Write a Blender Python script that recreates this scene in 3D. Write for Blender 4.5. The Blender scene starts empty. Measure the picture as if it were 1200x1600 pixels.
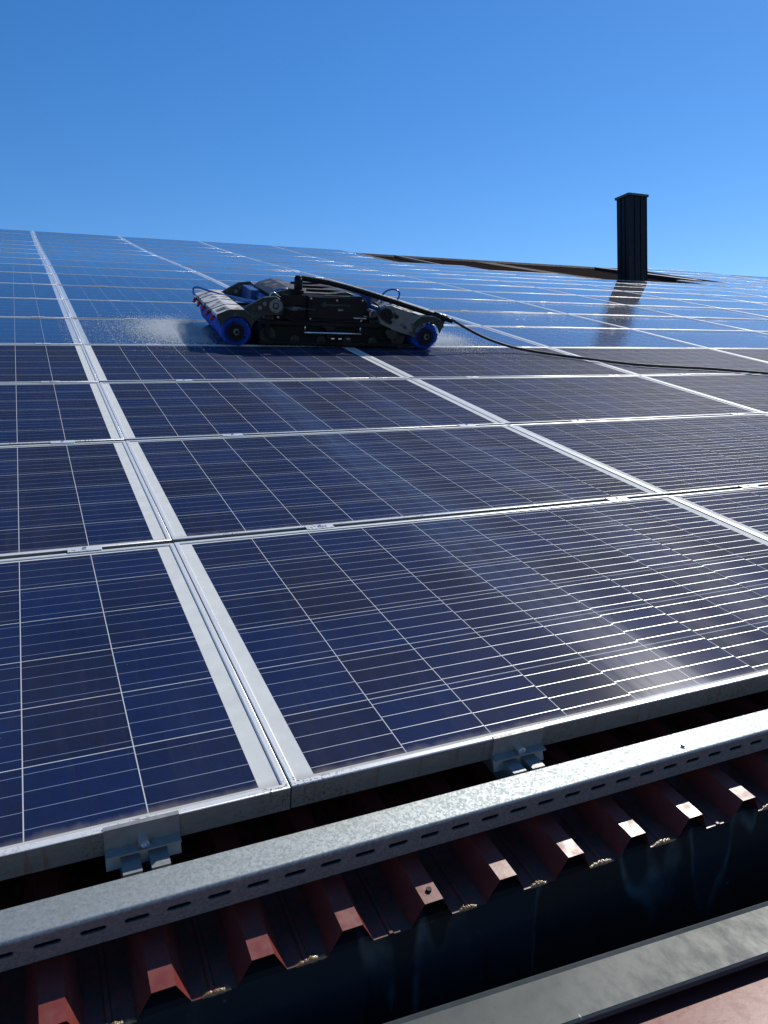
import bpy, bmesh, math, random
from mathutils import Vector, Matrix
random.seed(7)
R = math.radians
SC = bpy.context.scene
COL = SC.collection
SLOPE = R(15)
ST, CT = math.sin(SLOPE), math.cos(SLOPE)

def W(u, v, h):
    """roof coordinates (along eave, up slope, off plane) -> world"""
    return Vector((u, v*CT - h*ST, v*ST + h*CT))

# ------------------------------------------------------------------ camera
RC = Matrix(((0.91025387, -0.4088167, 0.06562624), (-0.0816386, -0.33259326, -0.93953013), (0.40592245, 0.8498533, -0.33611953)))
TX = Matrix.Rotation(SLOPE, 3, 'X')
CW = RC @ TX.transposed()                      # world -> camera (x right, y down, z forward)
cam_d = bpy.data.cameras.new('camera')
cam = bpy.data.objects.new('camera', cam_d); COL.objects.link(cam)
m = Matrix((CW[0], -CW[1], -CW[2])).transposed().to_4x4()
m.translation = W(-0.30377, -0.88915, 0.77432)
cam.matrix_world = m
cam_d.sensor_fit = 'VERTICAL'; cam_d.sensor_height = 36; cam_d.lens = 36*1202/1600
cam_d.clip_start = 0.02; cam_d.clip_end = 3000
SC.camera = cam

# ------------------------------------------------------------------ world + sun
SUNV = Vector((0.98, 0.82*CT - ST, 0.82*ST + CT)).normalized()
EL = math.asin(SUNV.z); AZ = math.atan2(SUNV.x, SUNV.y)
wd = bpy.data.worlds.new('World'); SC.world = wd; wd.use_nodes = True
nt = wd.node_tree; nt.nodes.clear()
sky = nt.nodes.new('ShaderNodeTexSky'); sky.sky_type = 'NISHITA'; sky.sun_disc = False
sky.sun_elevation = EL; sky.sun_rotation = AZ
sky.altitude = 400; sky.air_density = 1.0; sky.dust_density = 0.1; sky.ozone_density = 4.0
bg = nt.nodes.new('ShaderNodeBackground'); bg.inputs[1].default_value = 0.126
ou = nt.nodes.new('ShaderNodeOutputWorld')
hs_ = nt.nodes.new('ShaderNodeHueSaturation'); hs_.inputs['Saturation'].default_value = 1.29; hs_.inputs['Hue'].default_value = 0.505
nt.links.new(sky.outputs[0], hs_.inputs['Color']); nt.links.new(hs_.outputs[0], bg.inputs[0]); nt.links.new(bg.outputs[0], ou.inputs[0])
sd = bpy.data.lights.new('sun', 'SUN'); sd.energy = 4.6; sd.angle = R(0.5); sd.color = (1, 0.94, 0.85)
sun = bpy.data.objects.new('sun', sd); COL.objects.link(sun)
sun.rotation_euler = SUNV.to_track_quat('Z', 'Y').to_euler()
SC.view_settings.view_transform = 'Standard'; SC.view_settings.look = 'None'
SC.view_settings.exposure = 0.0; SC.view_settings.gamma = 1

# ------------------------------------------------------------------ node helper
class N:
    def __init__(s, name):
        s.m = bpy.data.materials.new(name); s.m.use_nodes = True
        s.t = s.m.node_tree; s.t.nodes.clear()
        s.o = s.t.nodes.new('ShaderNodeOutputMaterial'); s.b = s.t.nodes.new('ShaderNodeBsdfPrincipled')
        s.t.links.new(s.b.outputs[0], s.o.inputs[0])
    def put(s, sock, v):
        if hasattr(v, 'links') or isinstance(v, bpy.types.NodeSocket): s.t.links.new(v, sock)
        else:
            if isinstance(v, tuple) and len(v) == 3 and sock.type == 'RGBA': v = v + (1,)
            sock.default_value = v
    def math(s, op, a, b=0.0, c=0.0, clamp=False):
        n = s.t.nodes.new('ShaderNodeMath'); n.operation = op; n.use_clamp = clamp
        for i, v in enumerate((a, b, c)): s.put(n.inputs[i], v)
        return n.outputs[0]
    def mix(s, f, a, b):
        n = s.t.nodes.new('ShaderNodeMix'); n.data_type = 'RGBA'
        s.put(n.inputs[0], f); s.put(n.inputs[6], a); s.put(n.inputs[7], b)
        return n.outputs[2]
    def mixf(s, f, a, b):
        n = s.t.nodes.new('ShaderNodeMix'); n.data_type = 'FLOAT'
        s.put(n.inputs[0], f); s.put(n.inputs[2], a); s.put(n.inputs[3], b)
        return n.outputs[0]
    def obj(s):
        return s.t.nodes.new('ShaderNodeTexCoord').outputs['Object']
    def pos(s): return s.t.nodes.new('ShaderNodeNewGeometry').outputs['Position']
    def rand(s): return s.t.nodes.new('ShaderNodeObjectInfo').outputs['Random']
    def sep(s, v):
        n = s.t.nodes.new('ShaderNodeSeparateXYZ'); s.put(n.inputs[0], v); return n.outputs
    def comb(s, x, y, z=0.0):
        n = s.t.nodes.new('ShaderNodeCombineXYZ')
        for i, v in enumerate((x, y, z)): s.put(n.inputs[i], v)
        return n.outputs[0]
    def scale(s, v, sc):
        n = s.t.nodes.new('ShaderNodeMapping'); s.put(n.inputs[0], v); n.inputs['Scale'].default_value = sc
        return n.outputs[0]
    def noise(s, v, scale=5.0, detail=4.0, rough=0.55, w=None):
        n = s.t.nodes.new('ShaderNodeTexNoise'); s.put(n.inputs['Vector'], v)
        if w is not None: n.noise_dimensions = '4D'; s.put(n.inputs['W'], w)
        n.inputs['Scale'].default_value = scale; n.inputs['Detail'].default_value = detail; n.inputs['Roughness'].default_value = rough
        return n.outputs[0]
    def vor(s, v, scale, feat='F1', out='Distance'):
        n = s.t.nodes.new('ShaderNodeTexVoronoi'); s.put(n.inputs['Vector'], v); n.feature = feat
        n.inputs['Scale'].default_value = scale
        return n.outputs[out]
    def white(s, v):
        n = s.t.nodes.new('ShaderNodeTexWhiteNoise'); n.noise_dimensions = '3D'; s.put(n.inputs['Vector'], v); return n.outputs[0]
    def ramp(s, f, lo, hi, a=0.0, b=1.0):
        n = s.t.nodes.new('ShaderNodeMapRange'); n.interpolation_type = 'SMOOTHSTEP'
        s.put(n.inputs[0], f); n.inputs[1].default_value = lo; n.inputs[2].default_value = hi
        n.inputs[3].default_value = a; n.inputs[4].default_value = b
        return n.outputs[0]
    def bump(s, h, strength=0.3, dist=0.002):
        n = s.t.nodes.new('ShaderNodeBump'); n.inputs['Strength'].default_value = strength; n.inputs['Distance'].default_value = dist
        s.put(n.inputs['Height'], h); s.t.links.new(n.outputs[0], s.b.inputs['Normal']); return n.outputs[0]
    def set(s, **k):
        names = dict(color='Base Color', metal='Metallic', rough='Roughness', ior='IOR', spec='Specular IOR Level', coat='Coat Weight',
                     coatr='Coat Roughness', coati='Coat IOR', alpha='Alpha', trans='Transmission Weight', sheen='Sheen Weight', sheenr='Sheen Roughness', sheent='Sheen Tint')
        for a, v in k.items(): s.put(s.b.inputs[names[a]], v)
        return s

PW, PH = 1.6675, 0.987       # one module
CELL = 0.1585

def panel_material(name, wet):
    n = N(name)
    p = n.obj(); x, y, z = n.sep(p)
    rnd = n.rand()
    cx = n.math('DIVIDE', n.math('SUBTRACT', x, 0.040), CELL)
    cy = n.math('DIVIDE', n.math('SUBTRACT', y, 0.018), CELL)
    fx = n.math('FRACT', cx); fy = n.math('FRACT', cy)
    ix = n.math('FLOOR', cx); iy = n.math('FLOOR', cy)
    inx = n.math('MULTIPLY', n.math('GREATER_THAN', cx, 0.0), n.math('LESS_THAN', cx, 10.0))
    iny = n.math('MULTIPLY', n.math('GREATER_THAN', cy, 0.0), n.math('LESS_THAN', cy, 6.0))
    ax = n.math('ABSOLUTE', n.math('SUBTRACT', fx, 0.5)); ay = n.math('ABSOLUTE', n.math('SUBTRACT', fy, 0.5))
    # cells stop 1.2 mm short of the module grid
    cellm = n.math('MULTIPLY', n.math('LESS_THAN', ax, 0.4948), n.math('LESS_THAN', ay, 0.4945))
    cellm = n.math('MULTIPLY', cellm, n.math('MULTIPLY', inx, iny))
    cid = n.comb(ix, iy, n.math('MULTIPLY', rnd, 97.0))
    wn = n.white(cid)
    # four tabbing ribbons a cell, each cell set a little off its neighbour
    off = n.math('MULTIPLY', n.math('SUBTRACT', wn, 0.5), 0.055)
    g = n.math('FRACT', n.math('MULTIPLY', n.math('ADD', fy, off), 4.0))
    bus = n.math('LESS_THAN', n.math('ABSOLUTE', n.math('SUBTRACT', g, 0.5)), 0.0145)
    bus = n.math('MULTIPLY', bus, cellm)
    # polycrystalline grain
    cr = n.vor(n.scale(p, (1, 1, 1)), 95.0, 'F1', 'Color'); crv = n.sep(cr)[0]
    mott = n.ramp(n.noise(p, 3.2, 4, 0.6, n.math('MULTIPLY', rnd, 13.0)), 0.3, 0.7)
    tone = n.math('ADD', n.math('ADD', n.math('MULTIPLY', wn, 0.42), n.math('MULTIPLY', crv, 0.26)), n.math('MULTIPLY', mott, 0.32))
    c = n.mix(tone, (0.0010, 0.0165, 0.082), (0.0060, 0.0100, 0.026))
    fing = n.math('MULTIPLY', n.math('LESS_THAN', n.math('FRACT', n.math('MULTIPLY', x, 420.0)), 0.14), 0.03 if wet else 0.05)
    c = n.mix(fing, c, (0.25, 0.27, 0.3))
    back = (0.70, 0.73, 0.73)
    bs = n.mix(n.noise(p, 22, 5), (0.48, 0.50, 0.47), (0.70, 0.71, 0.67))
    bs = n.mix(n.math('MULTIPLY', inx, iny), bs, (0.50, 0.52, 0.51)); c = n.mix(cellm, bs, c)
    c = n.mix(bus, c, (0.30, 0.31, 0.31) if wet else (0.52, 0.54, 0.55))
    w = n.math('MULTIPLY', rnd, 31.0)
    # dirt line along the lower edge where the water dries
    edge = n.math('SUBTRACT', y, n.math('MULTIPLY', n.noise(n.scale(p, (5, 1, 1)), 6, 4, 0.6, w), 0.030))
    edge = n.ramp(edge, -0.004, 0.020, 1.0, 0.0)
    spots = n.ramp(n.vor(p, 26.0), 0.0, 0.045, 1.0, 0.0)
    sel = n.math('GREATER_THAN', n.noise(p, 6.0, 2, 0.5, w), 0.52)
    spots = n.math('MULTIPLY', spots, sel)
    film = n.noise(n.scale(p, (1.0, 0.45, 1)), 5.0, 6, 0.65, w)
    gp = n.pos(); gx, gy, gz = n.sep(gp)
    if wet:
        dust = n.math('MULTIPLY', edge, 0.35)
        c = n.mix(dust, c, (0.34, 0.33, 0.30))
        n.set(color=c, rough=0.6, spec=0.02, coat=1.0, coati=1.38, coatr=0.025)
        # droplets: a rough skin of water where the spray still lies
        far = n.ramp(gx, 2.2, 4.2)
        near = n.ramp(gy, 6.6, 7.6, 1.0, 0.0)
        d = n.noise(n.scale(p, (1, 0.35, 1)), 34.0, 3, 0.6)
        dm = n.math('MULTIPLY', n.math('MULTIPLY', far, near), 3.2)
        hgt = n.math('MULTIPLY', d, n.math('ADD', dm, 0.05))
        wob = n.math('MULTIPLY', n.noise(p, 7.0, 2, 0.5, w), 0.4)
        b = n.t.nodes.new('ShaderNodeBump'); b.inputs['Strength'].default_value = 0.25; b.inputs['Distance'].default_value = 0.004
        n.put(b.inputs['Height'], n.math('ADD', hgt, wob))
        n.t.links.new(b.outputs[0], n.b.inputs['Coat Normal'])
    else:
        # rinse water has run straight down the slope in some bands
        band = n.noise(n.comb(n.math('MULTIPLY', gx, 1.0), n.math('MULTIPLY', gy, 0.05), 3.3), 3.4, 3, 0.5)
        fine = n.noise(n.comb(gx, n.math('MULTIPLY', gy, 0.04), 8.1), 26.0, 3, 0.6)
        wv = n.math('MULTIPLY', n.math('SUBTRACT', n.noise(n.comb(gx, gy, 1.0), 1.6, 3, 0.5), 0.5), 0.16)
        gxx = n.math('ADD', gx, wv)
        b1 = n.ramp(n.math('ABSOLUTE', n.math('SUBTRACT', gxx, 0.76)), 0.03, 0.17, 1.0, 0.0)
        b2 = n.ramp(n.math('ABSOLUTE', n.math('SUBTRACT', gxx, 1.27)), 0.02, 0.17, 0.75, 0.0)
        b3 = n.ramp(n.math('ABSOLUTE', n.math('SUBTRACT', gxx, 1.02)), 0.01, 0.08, 0.35, 0.0)
        b1 = n.math('MAXIMUM', n.math('MAXIMUM', b1, b2), b3)
        bm = n.math('MULTIPLY', b1, n.ramp(n.math('ADD', fine, n.math('MULTIPLY', band, 0.4)), 0.50, 0.80, 0.35, 1.0))
        film2 = n.math('MULTIPLY', bm, n.ramp(n.noise(n.comb(gxx, n.math('MULTIPLY', gy, 0.06), 5.1), 17.0, 4, 0.6), 0.52, 0.72))
        runs = n.ramp(n.noise(n.comb(n.math('ADD', x, n.math('MULTIPLY', film, 0.04)), n.math('MULTIPLY', y, 0.07), rnd), 38.0, 4, 0.65), 0.50, 0.74)
        dust = n.math('ADD', n.ramp(film, 0.32, 0.75, 0.004, 0.030), n.math('MULTIPLY', runs, 0.020))
        dust = n.math('MULTIPLY', dust, n.math('SUBTRACT', 1.0, n.math('MULTIPLY', bm, 0.75)))
        dust = n.math('ADD', dust, n.math('MULTIPLY', n.math('ADD', n.math('MULTIPLY', film2, 0.7), n.math('MULTIPLY', bm, 0.4)), 0.15))
        dust = n.math('MAXIMUM', dust, n.math('MULTIPLY', edge, 0.45))
        dust = n.math('MAXIMUM', dust, n.math('MULTIPLY', spots, 0.5))
        c = n.mix(dust, c, n.mix(bm, (0.29, 0.25, 0.21), (0.22, 0.32, 0.48)))
        n.set(color=c, metal=n.math('MULTIPLY', bus, 0.75), rough=n.mixf(bus, 0.60, 0.34), spec=n.mixf(bus, 0.015, 0.5),
              coat=n.mixf(bm, 0.06, 0.24), coati=1.38, coatr=n.mixf(bm, 0.22, 0.25),
              sheen=0.028, sheenr=0.5, sheent=(0.62, 0.50, 0.40))
    return n.m

def mat(name, color, metal=0.0, rough=0.5, var=0.25, scale=12.0, bump=0.0, dirt=None, dirt_lo=0.55, dirt_hi=0.7, spec=0.5, coat=0.0, stretch=(1, 1, 1)):
    n = N(name); p = n.scale(n.obj(), stretch)
    f = n.noise(p, scale, 6, 0.6)
    dark = tuple(v*(1-var) for v in color); lite = tuple(min(1, v*(1+var)) for v in color)
    c = n.mix(f, dark, lite)
    r = n.ramp(n.noise(p, scale*2.3, 4), 0.3, 0.7, max(0.03, rough-0.08), rough+0.1)
    if dirt:
        dm = n.ramp(n.noise(p, scale*0.55, 8, 0.68), dirt_lo, dirt_hi)
        c = n.mix(dm, c, dirt); r = n.mixf(dm, r, 0.8)
        metal = n.mixf(dm, metal, 0.0)
    n.set(color=c, metal=metal, rough=r, spec=spec, coat=coat)
    if bump: n.bump(n.noise(p, scale*4, 5), bump, 0.002)
    return n.m

M = {}
M['dry'] = panel_material('dusty_solar_glass', False)
M['wet'] = panel_material('rinsed_solar_glass', True)
# anodised frame: lichen specks and grime streaks
n = N('anodised_aluminium'); p = n.obj(); x, y, z = n.sep(p)
base = n.mix(n.noise(n.scale(p, (3, 3, 30)), 9, 5), (0.66, 0.66, 0.62), (0.82, 0.82, 0.78))
sp = n.math('MULTIPLY', n.ramp(n.noise(p, 170, 3, 0.7), 0.53, 0.58), n.ramp(n.noise(p, 5.0, 3, 0.6, n.math('MULTIPLY', n.rand(), 9.0)), 0.46, 0.6))
sp = n.math('MULTIPLY', sp, n.mixf(n.math('LESS_THAN', y, 0.02), 0.22, 1.0))
run = n.ramp(n.noise(n.scale(p, (40, 1, 3)), 1.0, 5, 0.65), 0.54, 0.66)
run = n.math('MULTIPLY', run, n.math('LESS_THAN', z, -0.003))
side = n.mix(n.noise(n.scale(p, (6, 6, 20)), 6, 6, 0.7), (0.10, 0.10, 0.09), (0.27, 0.27, 0.25))  # side faces coloured darker than the top: their shade is painted in
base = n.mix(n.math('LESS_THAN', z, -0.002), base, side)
c = n.mix(sp, base, (0.09, 0.075, 0.05)); c = n.mix(n.math('MULTIPLY', run, 0.75), c, (0.12, 0.07, 0.035))
n.set(color=c, metal=n.mixf(n.math('MAXIMUM', sp, run), 0.25, 0.0), rough=0.32); n.bump(n.noise(p, 300, 3), 0.12, 0.001)
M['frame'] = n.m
# hot dip galvanised steel: spangle
n = N('galvanised_steel'); p = n.obj()
s1 = n.vor(n.scale(p, (1, 1, 1)), 300, 'F1', 'Color'); sv = n.sep(s1)[0]
s2 = n.noise(p, 380, 3, 0.6)
c = n.mix(n.math('MULTIPLY', n.math('ADD', sv, s2), 0.5), (0.15, 0.18, 0.19), (0.36, 0.395, 0.395))
st = n.ramp(n.noise(n.scale(p, (0.4, 6, 6)), 7, 7, 0.7), 0.52, 0.75)
c = n.mix(n.math('MULTIPLY', st, 0.45), c, (0.26, 0.26, 0.24))
n.set(color=c, metal=0.70, rough=n.ramp(sv, 0, 1, 0.62, 0.54), spec=0.4); n.bump(sv, 0.05, 0.0004)
M['galv'] = n.m
# red painted trapezoidal sheet: chalking, grime
n = N('red_coated_sheet'); p = n.obj(); x, y, z = n.sep(p)
c = n.mix(n.noise(p, 14, 6, 0.65), (0.125, 0.022, 0.018), (0.180, 0.036, 0.028))
c = n.mix(n.math('MULTIPLY', n.ramp(n.noise(n.scale(p, (1, .3, 1)), 30, 7, 0.7), 0.55, 0.75), 0.35), c, (0.16, 0.10, 0.085))
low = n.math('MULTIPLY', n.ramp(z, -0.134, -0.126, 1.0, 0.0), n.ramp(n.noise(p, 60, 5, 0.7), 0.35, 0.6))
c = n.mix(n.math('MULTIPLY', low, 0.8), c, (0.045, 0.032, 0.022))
up = n.ramp(y, 2.0, 9.0); c = n.mix(n.math('MULTIPLY', up, 0.92), c, n.mix(n.noise(n.scale(p, (1, .1, 1)), 3.0, 4), (0.026, 0.016, 0.010), (0.055, 0.036, 0.025)))  # backlit look painted into the colour: red turns dull brown up the slope
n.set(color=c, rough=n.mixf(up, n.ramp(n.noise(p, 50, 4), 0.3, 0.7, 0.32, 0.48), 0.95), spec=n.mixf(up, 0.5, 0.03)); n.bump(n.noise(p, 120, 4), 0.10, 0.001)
M['red'] = n.m
# grimy gutter wall with pale runs
n = N('grimy_gutter_metal'); p = n.obj(); x, y, z = n.sep(p)
wx = n.math('ADD', x, n.math('MULTIPLY', n.noise(n.scale(p, (1, 1, 0.5)), 9, 4), 0.03))
d = n.noise(n.comb(wx, 0.0, n.math('MULTIPLY', z, 0.25)), 5.0, 2, 0.5)
ln = n.math('MULTIPLY', n.noise(n.comb(wx, 3.0, 0.0), 16.0, 3, 0.6), -0.62)          # how far each run reaches down
reach = n.ramp(n.math('SUBTRACT', z, ln), 0.0, 0.02)
inside = n.math('MULTIPLY', n.ramp(d, 0.50, 0.515), reach)
edge2 = n.math('MULTIPLY', n.ramp(n.math('ABSOLUTE', n.math('SUBTRACT', d, 0.51)), 0.0, 0.016, 1.0, 0.0), reach)
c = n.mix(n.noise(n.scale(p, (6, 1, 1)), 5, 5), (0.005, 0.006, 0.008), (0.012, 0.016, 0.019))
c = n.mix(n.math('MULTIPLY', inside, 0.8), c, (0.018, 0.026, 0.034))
c = n.mix(n.math('MULTIPLY', edge2, n.ramp(n.noise(p, 12, 4), 0.35, 0.7, 0.05, 0.6)), c, (0.11, 0.14, 0.145))
fl = n.ramp(n.noise(p, 55, 6, 0.7), 0.66, 0.72); c = n.mix(n.math('MULTIPLY', fl, 0.4), c, (0.14, 0.15, 0.14))
n.set(color=c, rough=n.mixf(inside, 0.55, 0.30), spec=0.35)
M['gutter'] = n.m
# weathered zinc capping
n = N('weathered_zinc'); p = n.obj()
c = n.mix(n.ramp(n.noise(n.scale(p, (1, 2.0, 1)), 4.5, 5, 0.55), 0.3, 0.7), (0.042, 0.050, 0.050), (0.066, 0.076, 0.074))
sc = n.noise(n.scale(p, (1.0, 0.55, 1)), 34, 6, 0.7, 2.0)
c = n.mix(n.ramp(sc, 0.645, 0.70, 0.0, 0.45), c, (0.30, 0.33, 0.32))
mk = n.vor(n.scale(p, (3.0, 1.0, 1)), 9.0); c = n.mix(n.ramp(mk, 0.0, 0.05, 0.7, 0.0), c, (0.42, 0.44, 0.42))
c = n.mix(n.ramp(n.noise(p, 150, 3), 0.66, 0.70, 0.0, 0.4), c, (0.03, 0.03, 0.03))
n.set(color=c, metal=0.25, rough=n.ramp(sc, 0.3, 0.7, 0.42, 0.60), spec=0.35); n.bump(n.noise(p, 14, 3), 0.10, 0.002)
M['zinc'] = n.m
M['moss'] = mat('wet_moss_and_silt', (0.20, 0.115, 0.035), rough=0.25, var=0.8, scale=90, bump=0.6, spec=0.8)
M['chim'] = mat('black_coated_flue_cladding', (0.006, 0.007, 0.012), metal=0.0, rough=0.45, var=0.3, scale=6, spec=0.2)
M['chimtop'] = mat('dark_grey_cap_sheet', (0.05, 0.075, 0.07), metal=0.3, rough=0.4, scale=6)
M['black'] = mat('black_powder_coat', (0.009, 0.010, 0.012), rough=0.34, var=0.4, scale=9, dirt=(0.028, 0.027, 0.025), dirt_lo=0.62, dirt_hi=0.75, spec=0.25)
M['rubber'] = mat('black_rubber', (0.008, 0.008, 0.009), rough=0.6, var=0.3, scale=20, spec=0.25)
M['grime'] = mat('mud_splashed_plate', (0.21, 0.21, 0.20), metal=0.3, rough=0.5, var=0.35, scale=22, dirt=(0.035, 0.032, 0.028), dirt_lo=0.50, dirt_hi=0.60, bump=0.2)
M['grimedark'] = mat('mud_splashed_dark_plate', (0.035, 0.035, 0.034), metal=0.2, rough=0.5, var=0.5, scale=24, dirt=(0.14, 0.135, 0.12), dirt_lo=0.56, dirt_hi=0.64)
M['cover'] = mat('mud_splashed_pale_cover', (0.60, 0.585, 0.55), metal=0.0, rough=0.5, var=0.35, scale=16, dirt=(0.09, 0.08, 0.065), dirt_lo=0.48, dirt_hi=0.62)
M['bristle'] = mat('blue_nylon_bristles', (0.012, 0.085, 0.55), rough=0.5, var=0.35, scale=40)
M['bluehose'] = mat('blue_pneumatic_hose', (0.02, 0.14, 0.42), rough=0.25, var=0.1)
M['bluebox'] = mat('blue_plastic', (0.012, 0.06, 0.22), rough=0.35, var=0.2)
M['rednoz'] = mat('red_plastic_nozzle', (0.45, 0.03, 0.02), rough=0.35, var=0.2)
M['steel'] = mat('bright_steel', (0.62, 0.66, 0.68), metal=0.9, rough=0.22, var=0.15)
M['hose'] = mat('green_black_water_hose', (0.012, 0.016, 0.010), rough=0.6, var=0.3, scale=60)
M['clampdark'] = mat('weathered_clamp_aluminium', (0.24, 0.25, 0.24), metal=0.4, rough=0.5, var=0.3, scale=60)
M['plaster'] = mat('render_wall', (0.55, 0.52, 0.46), rough=0.9, var=0.1, scale=4)
M['grass'] = mat('meadow', (0.06, 0.09, 0.03), rough=0.95, var=0.5, scale=0.6)
n = N('water_drop'); n.set(color=(0.95, 0.97, 1.0), rough=0.08, trans=0.55, ior=1.33, spec=0.8); M['drop'] = n.m
n = N('water_mist'); n.set(color=(0.90, 0.96, 1.0), rough=0.25, spec=0.8)
tl = n.t.nodes.new('ShaderNodeBsdfTranslucent'); tl.inputs[0].default_value = (0.90, 0.96, 1.0, 1)
mx = n.t.nodes.new('ShaderNodeMixShader'); mx.inputs[0].default_value = 0.5
n.t.links.new(n.b.outputs[0], mx.inputs[1]); n.t.links.new(tl.outputs[0], mx.inputs[2]); n.t.links.new(mx.outputs[0], n.o.inputs[0]); M['mist'] = n.m

# ------------------------------------------------------------------ mesh helper
class MB:
    def __init__(s): s.v = []; s.f = []; s.sm = []
    def quad(s, *p):
        b = len(s.v); s.v += [tuple(q) for q in p]; s.f.append(tuple(range(b, b+len(p)))); s.sm.append(False)
    def box(s, x0, x1, y0, y1, z0, z1):
        b = len(s.v)
        s.v += [(x0,y0,z0),(x1,y0,z0),(x1,y1,z0),(x0,y1,z0),(x0,y0,z1),(x1,y0,z1),(x1,y1,z1),(x0,y1,z1)]
        for q in ((0,3,2,1),(4,5,6,7),(0,1,5,4),(1,2,6,5),(2,3,7,6),(3,0,4,7)): s.f.append(tuple(b+i for i in q)); s.sm.append(False)
        return s
    def prism(s, poly, axis, a0, a1, cap=True):
        """closed polygon extruded along an axis; poly gives the two other coordinates in order"""
        b = len(s.v); k = len(poly)
        for a in (a0, a1):
            for p, q in poly:
                s.v.append({'x': (a, p, q), 'y': (p, a, q), 'z': (p, q, a)}[axis])
        for i in range(k):
            j = (i+1) % k; s.f.append((b+i, b+j, b+k+j, b+k+i)); s.sm.append(False)
        if cap:
            s.f.append(tuple(b+i for i in range(k))[::-1]); s.f.append(tuple(b+k+i for i in range(k))); s.sm += [False, False]
        return s
    def strip(s, line0, line1):
        b = len(s.v); k = len(line0); s.v += [tuple(p) for p in line0] + [tuple(p) for p in line1]
        for i in range(k-1): s.f.append((b+i, b+i+1, b+k+i+1, b+k+i)); s.sm.append(False)
    def cyl(s, p0, p1, r, n=20, r1=None, cap=True):
        p0, p1 = Vector(p0), Vector(p1); d = (p1-p0).normalized(); r1 = r if r1 is None else r1
        a = d.orthogonal().normalized(); c = d.cross(a); b = len(s.v)
        for P, rr in ((p0, r), (p1, r1)):
            for i in range(n):
                t = 2*math.pi*i/n; s.v.append(tuple(P + (a*math.cos(t)+c*math.sin(t))*rr))
        for i in range(n): j = (i+1) % n; s.f.append((b+i, b+j, b+n+j, b+n+i)); s.sm.append(True)
        if cap:
            s.f.append(tuple(b+i for i in range(n))[::-1]); s.f.append(tuple(b+n+i for i in range(n))); s.sm += [False, False]
        return s
    def ring(s, p0, p1, ro, ri, n=28):
        p0, p1 = Vector(p0), Vector(p1); d = (p1-p0).normalized(); a = d.orthogonal().normalized(); c = d.cross(a); b = len(s.v)
        for P in (p0, p1):
            for rr in (ro, ri):
                for i in range(n):
                    t = 2*math.pi*i/n; s.v.append(tuple(P+(a*math.cos(t)+c*math.sin(t))*rr))
        for i in range(n):
            j = (i+1) % n
            for q in ((i, j, 2*n+j, 2*n+i), (n+j, n+i, 3*n+i, 3*n+j), (j, i, n+i, n+j), (2*n+i, 2*n+j, 3*n+j, 3*n+i)):
                s.f.append(tuple(b+k for k in q)); s.sm.append(False)
        return s
    def tube(s, pts, r, n=10, sub=8):
        P = [Vector(p) for p in pts]; path = []
        for i in range(len(P)-1):
            a = P[max(i-1, 0)]; b = P[i]; c = P[i+1]; d = P[min(i+2, len(P)-1)]
            for k in range(sub):
                t = k/sub
                path.append(0.5*((2*b)+(c-a)*t+(2*a-5*b+4*c-d)*t*t+(3*b-a-3*c+d)*t**3))
        path.append(P[-1]); up = Vector((0, 0.03, 1)); b0 = len(s.v)
        for i, q in enumerate(path):
            d = (path[min(i+1, len(path)-1)]-path[max(i-1, 0)]).normalized()
            a = d.cross(up); a = a.normalized() if a.length > 1e-4 else d.orthogonal().normalized(); c = a.cross(d)
            for k in range(n):
                t = 2*math.pi*k/n; s.v.append(tuple(q+(a*math.cos(t)+c*math.sin(t))*r))
        for i in range(len(path)-1):
            for k in range(n):
                j = (k+1) % n; s.f.append((b0+i*n+k, b0+(i+1)*n+k, b0+(i+1)*n+j, b0+i*n+j)); s.sm.append(True)
        s.f.append(tuple(b0+k for k in range(n))); s.f.append(tuple(b0+(len(path)-1)*n+k for k in range(n))[::-1]); s.sm += [False, False]
        return s
    def build(s, name, m, parent=None, bevel=0.0, seg=2):
        me = bpy.data.meshes.new(name); me.from_pydata(s.v, [], s.f); me.polygons.foreach_set('use_smooth', s.sm)
        bm = bmesh.new(); bm.from_mesh(me); bmesh.ops.recalc_face_normals(bm, faces=bm.faces); bm.to_mesh(me); bm.free()
        me.materials.append(m); o = bpy.data.objects.new(name, me); COL.objects.link(o)
        if parent: o.parent = parent
        if bevel:
            b = o.modifiers.new('bevel', 'BEVEL'); b.width = bevel; b.segments = seg; b.limit_method = 'ANGLE'
        return o

def tag(o, label=None, cat=None, group=None, kind=None):
    if label: o['label'] = label
    if cat: o['category'] = cat
    if group: o['group'] = group
    if kind: o['kind'] = kind
    return o
def place(o, u, v, h, tilt=0.0, yaw=0.0):
    o.matrix_world = Matrix.Translation(W(u, v, h)) @ Matrix.Rotation(SLOPE+tilt, 4, 'X') @ Matrix.Rotation(yaw, 4, 'Z')
    return o
def thing(name, label, cat, u=0, v=0, h=0, tilt=0.0, yaw=0.0, group=None):
    o = bpy.data.objects.new(name, None); COL.objects.link(o); o.empty_display_size = 0.1
    place(o, u, v, h, tilt, yaw); return tag(o, label, cat, group)
ORD = ['first','second','third','fourth','fifth','sixth','seventh','eighth','ninth','tenth','eleventh','twelfth','thirteenth','fourteenth','fifteenth','sixteenth','seventeenth','eighteenth','nineteenth','twentieth']

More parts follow.
